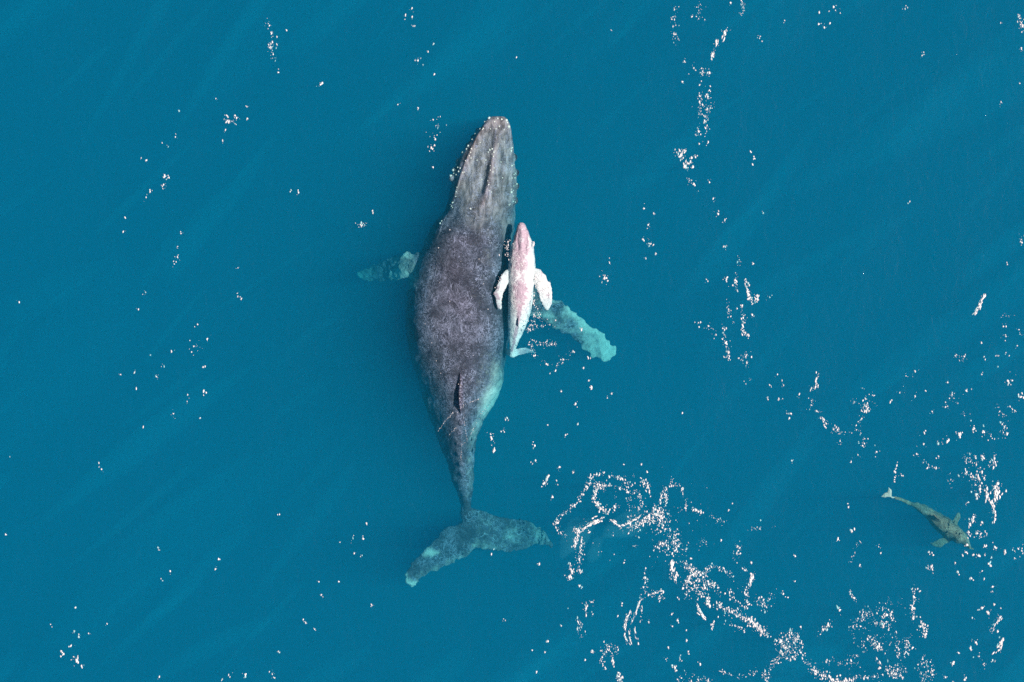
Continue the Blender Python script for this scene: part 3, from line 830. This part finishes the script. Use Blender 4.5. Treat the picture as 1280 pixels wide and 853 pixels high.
F = GlintFoam(23)
F.view(930, 600, 3.371)
F.dots([(395, 250, 4, 1), (457, 215, 4, 1), (567, 282, 4), (575, 310, 2), (488, 360, 3), (785, 305, 7), (775, 375, 3), (440, 115, 3), (75, 175, 1), (740, 470, 3), (215, 320, 3)])
F.line([(485, 255), (440, 370)], 14, 5, 0.9, 1.9); F.line([(790, 365), (796, 405)], 14, 6, 1.5, 4.0, 1.6); F.line([(30, 210), (130, 198)], 12, 4, 0.8, 1.6)
F.line([(1060, 20), (1070, 80)], 34, 9, 1.4, 4.2, 1.6); F.line([(1022, 40), (1026, 82)], 18, 5, 1.3, 3.6, 1.6); F.dots([(985, 62, 10, 1), (1002, 180, 3, 1), (948, 95, 6)]); F.line([(1043, 92), (1062, 150), (1048, 195)], 36, 6, 1.4, 4.0, 1.6)
F.line([(972, 150), (952, 190), (948, 232)], 32, 8, 1.4, 4.2, 1.5); F.blob(1000, 232, 18, 13, 20, 1.4, 4.0); F.dots([(988, 320, 5, 1), (965, 318, 3), (935, 305, 4, 1), (1015, 280, 4), (1015, 318, 3), (940, 275, 2, 1)])
F.dots([(1060, 285, 6, 1), (1100, 302, 5, 1), (1140, 300, 5), (1170, 300, 9, 1), (1140, 330, 3), (1050, 330, 2), (1046, 355, 3, 1), (890, 350, 3), (905, 390, 5, 1), (958, 415, 4, 1), (1003, 385, 3), (1012, 418, 2), (1047, 450, 4), (1047, 470, 4)])
F.dots([(1003, 540, 7, 1), (1030, 560, 7, 1), (975, 685, 6, 1), (954, 712, 6, 1), (880, 775, 4, 1), (904, 730, 4), (1050, 762, 5), (848, 832, 6), (935, 835, 4, 1), (1054, 525, 2), (1082, 540, 2), (880, 850, 3), (990, 745, 6), (1012, 775, 6), (965, 583, 2)])
F.line([(1082, 575), (1060, 615), (1043, 648)], 30, 6, 1.4, 4.0, 1.5, follow=True); F.line([(1088, 675), (1080, 705), (1062, 728)], 28, 5, 1.4, 4.2, 1.5, follow=True)
F.view(790, 300, 2.586)
F.dots([(945, 625, 3, 1), (943, 660, 2), (920, 692, 6), (995, 660, 7, 1), (1023, 648, 4, 1), (990, 700, 4), (1058, 628, 9, 1), (1105, 608, 8, 1), (1137, 620, 8, 1), (1160, 635, 7), (1030, 775, 11), (1115, 825, 8, 1), (1020, 460, 2), (970, 555, 4), (1020, 538, 7), (1080, 488, 7), (1215, 370, 4), (1245, 342, 2), (1215, 457, 9, 1), (1230, 455, 4), (1255, 505, 9, 1), (1185, 375, 2), (1140, 378, 2), (1175, 375, 1), (1130, 435, 3), (1200, 280, 4), (1208, 312, 8), (1250, 290, 3), (1258, 305, 4), (1190, 410, 2), (1260, 8, 5), (1213, 80, 2), (1130, 333, 1)])
F.line([(945, 710), (960, 735), (985, 735)], 16, 5, 1.2, 3.4); F.blob(1110, 705, 30, 18, 42, 1.2, 3.8); F.blob(1100, 755, 36, 20, 44, 1.2, 4.0); F.blob(1165, 715, 12, 20, 22, 1.3, 4.0); F.blob(1125, 782, 20, 14, 16, 1.2, 3.4); F.line([(1145, 800), (1148, 840)], 14, 4, 1.4, 3.6, 1.8); F.line([(1180, 790), (1172, 845)], 32, 8, 1.4, 4.2, 1.6)
F.line([(1185, 247), (1232, 244)], 9, 4, 0.9, 2.0); F.blob(1060, 380, 20, 9, 12, 1.0, 3.0); F.blob(1045, 512, 18, 12, 12, 1.0, 2.6); F.line([(1180, 540), (1205, 580)], 12, 6); F.line([(1208, 595), (1200, 635)], 18, 8, 1.4, 4.0); F.line([(1218, 538), (1242, 558)], 8, 4, 1.3, 3.4); F.line([(1060, 560), (1080, 562)], 5, 5, 0.9, 1.8)
F.line([(1141, 176), (1128, 205), (1108, 242)], 46, 2.5, 1.6, 3.8, 1.8, follow=True)
F.line([(862, 712), (850, 745), (848, 785)], 16, 4, 1.2, 3.2); F.dots([(872, 762, 4)])
F.build('scattered bright white flecks standing in for sun glints around the dolphin at the right edge', glint_foam_mat)

F = GlintFoam(24)
F.view(790, 300, 2.586)
F.dots([(345, 70, 9), (390, 78, 3), (245, 135, 5), (448, 185, 5), (388, 242, 3), (215, 268, 7), (470, 435, 3), (475, 515, 6), (490, 470, 3), (540, 500, 4), (513, 562, 6, 1), (518, 715, 4), (297, 20, 5), (55, 10, 4), (445, 470, 3), (440, 510, 3), (485, 455, 1), (162, 560, 1)])
F.line([(300, 120), (310, 140)], 10, 6); F.line([(340, 108), (335, 160)], 18, 5); F.line([(370, 130), (378, 190)], 30, 5, 1.4, 4.0, 1.5); F.blob(392, 190, 16, 12, 30, 1.4, 4.2); F.line([(305, 198), (315, 243)], 18, 5); F.line([(350, 210), (362, 260), (358, 295), (375, 315)], 46, 5, 1.2, 3.4, 1.5)
F.line([(250, 285), (280, 315)], 12, 6); F.line([(297, 280), (300, 330), (316, 380), (300, 382)], 56, 6, 1.2, 3.4); F.line([(345, 390), (370, 370), (372, 415)], 28, 7); F.line([(360, 460), (385, 450)], 5, 4, 0.9, 1.8); F.line([(325, 255), (330, 275)], 5, 3)
F.line([(600, 435), (598, 470), (578, 485)], 26, 5, 1.2, 3.6, 1.5); F.line([(585, 510), (578, 540), (605, 560), (632, 605)], 38, 6); F.blob(665, 620, 20, 12, 24); F.dots([(672, 650, 6), (725, 600, 8), (710, 625, 3), (730, 695, 3), (708, 718, 4), (790, 685, 5), (720, 525, 7), (750, 480, 3), (835, 525, 3), (915, 505, 7), (948, 487, 2), (885, 440, 3), (915, 425, 5), (865, 495, 3)])
F.blob(760, 545, 18, 13, 34, 1.2, 3.4); F.line([(745, 520), (780, 500), (800, 560)], 16, 8, 1.0, 2.4); F.line([(743, 625), (755, 655), (740, 665)], 14, 6); F.line([(740, 560), (745, 580), (730, 590)], 8, 5)
F.build('broken chains of white flecks standing in for sun glints between the whale and the dolphin', glint_foam_mat)

F = GlintFoam(25)
F.view(790, 0, 2.586)
F.line([(145, 10), (130, 60), (140, 130)], 38, 9, 0.9, 2.4); F.line([(218, 0), (212, 75)], 22, 7, 0.9, 2.2); F.line([(362, 0), (357, 45)], 22, 7, 1.3, 3.8); F.line([(305, 92), (296, 120)], 18, 4, 1.6, 4.0, 1.5, follow=True); F.line([(275, 132), (258, 188)], 34, 5, 1.4, 3.8, 1.5)
F.blob(235, 232, 16, 10, 22, 1.2, 3.4); F.dots([(200, 220, 8), (224, 263, 3), (163, 265, 2), (250, 292, 5), (170, 200, 4), (193, 55, 3), (205, 508, 5), (262, 643, 4), (278, 692, 6), (300, 712, 4), (297, 797, 5), (250, 590, 3), (53, 727, 3), (57, 788, 5), (35, 775, 3), (77, 820, 2), (45, 835, 1), (385, 493, 2), (393, 515, 4), (390, 532, 1), (428, 686, 2), (412, 125, 5), (493, 67, 2), (605, 78, 6), (640, 75, 3), (652, 22, 8), (622, 90, 3), (673, 42, 2), (605, 40, 2), (885, 27, 6), (937, 180, 7), (897, 657, 2), (1258, 155, 5), (1193, 330, 5), (1253, 270, 2), (1192, 75, 2), (1260, 775, 7), (318, 10, 3), (70, 690, 2), (245, 463, 3), (217, 465, 2)])
F.line([(243, 300), (240, 322)], 16, 8, 1.3, 3.6); F.line([(220, 300), (220, 350), (212, 440)], 36, 6, 1.2, 3.2); F.line([(252, 335), (240, 395), (242, 432)], 36, 7, 1.2, 3.4); F.blob(240, 355, 26, 18, 22)
F.blob(155, 495, 17, 14, 34, 1.4, 4.2); F.blob(182, 530, 16, 16, 30, 1.4, 4.2); F.line([(183, 575), (208, 603)], 14, 5, 1.2, 3.2); F.line([(1253, 48), (1262, 105)], 22, 7, 1.2, 3.4)
F.build('vertical trail of white flecks standing in for sun glints at the top right of the whale', glint_foam_mat)

F = GlintFoam(26)
F.view(0, 0, 1.984)
F.line([(664, 55), (676, 90), (672, 120), (678, 152)], 42, 6, 1.2, 3.4); F.blob(573, 294, 18, 9, 28, 1.2, 3.4); F.line([(405, 435), (412, 442), (402, 468)], 18, 5, 1.1, 3.0)
F.dots([(690, 180, 2), (710, 75, 2), (795, 210, 4), (535, 245, 3), (612, 265, 4), (614, 295, 4), (559, 322, 4), (552, 350, 2), (440, 273, 1), (435, 340, 3), (412, 362, 4), (350, 392, 2), (362, 398, 2), (372, 475, 4), (362, 490, 3), (305, 575, 2), (448, 575, 3), (440, 612, 3), (440, 638, 7), (432, 655, 3), (358, 725, 4), (343, 768, 2), (720, 471, 2), (740, 478, 4), (590, 665, 3), (588, 728, 4), (598, 742, 2), (47, 750, 2), (490, 805, 2), (515, 840, 6), (310, 540, 1)], 2.5)
F.view(0, 423, 1.984)
F.dots([(480, 20, 13), (425, 33, 4), (403, 70, 4), (388, 95, 6), (332, 85, 2), (299, 90, 2), (503, 72, 2), (505, 130, 5), (465, 140, 3), (464, 157, 2), (430, 187, 5), (495, 198, 1), (355, 220, 1), (252, 325, 4), (245, 310, 1), (14, 487, 2), (20, 295, 1), (388, 522, 4), (400, 603, 2), (422, 578, 2), (545, 548, 3), (534, 573, 2), (693, 437, 2), (843, 506, 1), (797, 636, 5), (790, 604, 2), (758, 706, 6), (780, 722, 3), (690, 777, 3), (608, 835, 7, 1), (675, 833, 9), (190, 800, 10, 1), (202, 813, 4, 1), (157, 783, 6, 1), (175, 763, 7), (180, 730, 3), (192, 743, 3), (220, 732, 4), (184, 670, 2), (265, 708, 2), (395, 840, 2), (570, 840, 3), (550, 847, 2), (368, 42, 1), (338, 125, 2), (125, 710, 2), (840, 604, 1)], 2.5)
F.view(400, 0, 1.984)
F.dots([(228, 22, 4), (228, 42, 3), (231, 65, 4), (212, 38, 3), (242, 150, 12), (283, 185, 3), (268, 128, 2), (280, 108, 3), (193, 258, 3), (243, 268, 2), (280, 415, 2), (130, 523, 3), (5, 207, 3)], 2.5)
F.line([(292, 298), (285, 325), (278, 372)], 28, 7, 1.2, 3.2); F.blob(100, 556, 13, 5, 16, 1.2, 3.4)
F.build('sparse small white flecks standing in for sun glints, scattered over the water left of the whale', glint_foam_mat)

F = GlintFoam(27)
F.view(400, 0, 1.984)
F.dots([(705, 690, 12, 1), (718, 652, 4), (803, 517, 4), (813, 558, 3), (820, 605, 5), (803, 597, 3), (833, 630, 2), (808, 642, 2), (722, 75, 2), (487, 143, 1)], 2.5)
F.view(430, 360, 3.556)
F.dots([(655, 670, 14, 1), (667, 720, 4, 1), (725, 580, 5), (708, 635, 6), (1028, 515, 6, 1), (1100, 442, 5, 1), (1088, 413, 3), (1190, 472, 4), (1170, 490, 4), (847, 700, 8), (850, 770, 5), (985, 655, 5), (965, 460, 2), (1085, 310, 6), (1065, 355, 3), (1040, 605, 2), (905, 610, 2), (940, 145, 3), (1055, 187, 4)])
F.line([(815, 190), (860, 170), (920, 168)], 26, 7, 0.9, 2.2); F.line([(820, 240), (850, 300)], 22, 9, 0.9, 2.4); F.line([(870, 245), (950, 250)], 22, 8, 0.9, 2.2); F.line([(920, 372), (960, 335), (1015, 280)], 30, 9, 0.9, 2.6); F.line([(880, 320), (910, 345)], 8, 6); F.line([(845, 110), (850, 185)], 26, 9, 0.8, 2.0)
F.view(430, 540, 3.556)
F.line([(905, 210), (882, 245)], 10, 4, 1.4, 3.6); F.dots([(655, 545, 4), (867, 588, 4, 1), (717, 838, 4), (122, 768, 3), (35, 478, 5), (100, 408, 2), (85, 475, 2), (45, 540, 2), (78, 553, 3), (950, 235, 3), (925, 290, 4), (1020, 180, 3), (955, 160, 4)])
F.build('small white flecks standing in for sun glints on the water right of the calf and above the flukes', glint_foam_mat)

# spray, and sun glints put in as flecks, on the calf's wet back
csrc = calf.data
cb = BVHTree.FromPolygons([v.co for v in csrc.vertices], [p.vertices for p in csrc.polygons])
def calf_top(x, y):
    h = cb.ray_cast(Vector((x, y, 3)), Vector((0, 0, -1)))
    w = float(wave(np.float64(x), np.float64(y)))
    return max(w, h[0].z if h[0] is not None else -9)
F = GlintFoam(28); F.z = calf_top
F.view(590, 260, 4.062)
F.blob(238, 285, 42, 55, 110, 0.7, 1.8, 1.3); F.line([(190, 165), (178, 205), (182, 245)], 46, 9, 0.8, 2.0); F.line([(312, 172), (310, 192)], 12, 4, 1.2, 3.0); F.line([(322, 330), (322, 400), (312, 490)], 46, 7, 0.8, 2.0); F.line([(330, 500), (350, 580)], 26, 12, 0.8, 1.8)
F.line([(280, 600), (380, 600)], 14, 8, 0.8, 2.0); F.line([(300, 680), (430, 690)], 24, 8, 0.8, 2.0); F.dots([(320, 750, 5), (295, 620, 3)]); F.line([(150, 330), (122, 420), (128, 480)], 16, 5, 0.8, 1.6); F.line([(385, 390), (398, 470)], 18, 6, 0.8, 1.8)
F.build("fine white spray and sun-glint flecks on the calf's neck and flippers", glint_foam_mat)

# a thin wake where the dorsal fin cuts the surface, and sun glints put in as white dots on the back
msrc = mother.data
mb = BVHTree.FromPolygons([v.co for v in msrc.vertices], [p.vertices for p in msrc.polygons])
def mother_top(x, y):
    h = mb.ray_cast(Vector((x, y, 3)), Vector((0, 0, -1)))
    w = float(wave(np.float64(x), np.float64(y)))
    return max(w, h[0].z if h[0] is not None else -9)
F = GlintFoam(29); F.z = mother_top
F.view(430, 360, 3.556)
F.line([(418, 640), (450, 590), (500, 540), (545, 515), (600, 495)], 60, 2.0, 0.5, 1.0, 2.2, follow=True)
F.line([(465, 655), (500, 620)], 12, 2.0, 0.5, 1.0, 2.2, follow=True)
F.line([(530, 500), (535, 600), (548, 680), (522, 700), (520, 780)], 60, 1.6, 0.5, 1.0, 2.2, follow=True)
F.line([(545, 680), (580, 620), (610, 560), (650, 510)], 36, 3.0, 0.5, 1.0, 2.0, follow=True)
F.line([(515, 395), (516, 500)], 16, 2.0, 0.5, 1.2, 1.6, follow=True)
for (x, y) in ((390, 245), (410, 325), (640, 95), (615, 215), (360, 160), (505, 555), (560, 120), (470, 60), (575, 300), (430, 380)):
    F.fleck(*F.at(x, y), rng.uniform(0.8, 1.5))
F.view(430, 130, 3.556)
for (x, y) in ((425, 795), (565, 745), (560, 465), (470, 560), (640, 560), (520, 700), (600, 690), (420, 640), (620, 800)):
    F.fleck(*F.at(x, y), rng.uniform(0.7, 1.4))
F.build("thin white wake lines and sun-glint dots on the big whale's back around its dorsal fin", glint_foam_mat)

# ------------------------------------------------------------------ light shafts under the surface, put in as thin lenses of milkier water
def lens(bm, cx, cy, z, L, W, T, ang, seed):
    r = random.Random(seed)
    ca, sa = math.cos(ang), math.sin(ang)
    ph = [r.random() * 6 for _ in range(4)]
    k, rings = 28, []
    for q in range(0, 9):
        t = math.pi * q / 8
        ring = []
        for j in range(k):
            a = 2 * math.pi * j / k
            wob = 1 + 0.18 * math.sin(2 * a + ph[0]) + 0.12 * math.sin(3 * a + ph[1]) + 0.07 * math.sin(5 * a + ph[2])
            u, w = L * 0.5 * math.cos(a) * math.sin(t) * wob, W * 0.5 * math.sin(a) * math.sin(t) * wob
            w += 0.05 * W * math.sin(u * 3.0 / L * 2 + ph[3]) 
            ring.append((cx + u * ca - w * sa, cy + u * sa + w * ca, z - T * 0.5 * math.cos(t)))
        if q in (0, 8):
            rings.append([bm.verts.new(ring[0])])
        else:
            rings.append([bm.verts.new(p) for p in ring])
    for i in range(8):
        A, B = rings[i], rings[i + 1]
        for j in range(k):
            j2 = (j + 1) % k
            if len(A) == 1: bm.faces.new((A[0], B[j2], B[j]))
            elif len(B) == 1: bm.faces.new((A[j], A[j2], B[0]))
            else: bm.faces.new((A[j], A[j2], B[j2], B[j]))

def shafts_or_bubbles_material(name, dens, col):
    m, nt, out = nodes_of(name)
    sc = N(nt, 'ShaderNodeVolumeScatter', i_Density=dens, i_Anisotropy=0.0)
    sc.inputs['Color'].default_value = (*col, 1)
    nt.links.new(sc.outputs[0], out.inputs['Volume'])
    return m

def shafts_or_bubbles(label, lenses, mat):
    bm = bmesh.new()
    for i, (x, y, z, L, W, T, ang) in enumerate(lenses):
        c = P(x, y)
        lens(bm, c.x, c.y, z, L, W, T, math.radians(ang), i + 5)
    bmesh.ops.recalc_face_normals(bm, faces=bm.faces)
    me = bpy.data.meshes.new('light_shafts_or_bubbles'); bm.to_mesh(me); bm.free()
    me.materials.append(mat)
    tag(link(bpy.data.objects.new('light_shafts_or_bubbles', me)), label, 'murky water', kind='stuff')

for layer, (z, n, L0, L1, W0, W1, T, dens) in enumerate(((-0.75, 60, 2.0, 5.0, 0.16, 0.40, 0.4, 0.09), (-1.7, 42, 4.0, 9.0, 0.5, 1.1, 0.7, 0.10), (-3.2, 22, 7.0, 14.0, 1.4, 3.0, 1.2, 0.09))):
    r = random.Random(60 + layer); spots = []
    for _ in range(6000):
        if len(spots) >= n: break
        x, y = r.uniform(-60, 1340), r.uniform(-60, 910)
        L, W, ang = r.uniform(L0, L1), r.uniform(W0, W1), 43 + r.gauss(0, 7)
        # keep clear of one another and of the animals
        ca, sa = math.cos(math.radians(ang)), math.sin(math.radians(ang))
        ok = all(math.hypot((x - 640 + k * L / 8 * ca / S - ex) / (rx + W / S * 0.5), (y - 426 - k * L / 8 * sa / S - ey) / (ry + W / S * 0.5)) > 1 for k in range(-5, 6) for (ex, ey, rx, ry) in ((-60, -70, 110, 250), (-50, 220, 150, 120), (70, 20, 110, 120), (530, 225, 90, 70)))
        for (x2, y2, L2, W2, _a) in spots:
            du, dv = (x - x2) * ca - (y - y2) * sa, (x - x2) * sa + (y - y2) * ca
            if abs(du) * S < (L + L2) * 0.72 and abs(dv) * S < (W + W2) * 0.95 + 0.12 * (L + L2) * 0.5: ok = False; break
        if ok: spots.append((x, y, L, W, ang))
    shafts_or_bubbles(('fine pale streaks standing in for light shafts just under the surface of the open water', 'longer pale diagonal streaks standing in for light shafts deeper in the open water', 'broad faint paler bands deep in the open water')[layer],
         [(x, y, z + r.uniform(-0.2, 0.2), L, W, T * r.uniform(0.6, 1.3), ang) for (x, y, L, W, ang) in spots], shafts_or_bubbles_material('faint_light_shafts', dens, (0.02, 0.68, 0.95)))
shafts_or_bubbles('milky bubble cloud sinking below the glint-fleck rings beside the flukes', [
    (720, 672, -0.75, 1.6, 0.8, 0.45, 60), (785, 658, -0.7, 1.9, 0.7, 0.4, 20), (745, 690, -0.85, 0.8, 0.5, 0.3, 70)],
    shafts_or_bubbles_material('milky_bubbles', 0.3, (0.55, 0.95, 1.0)))
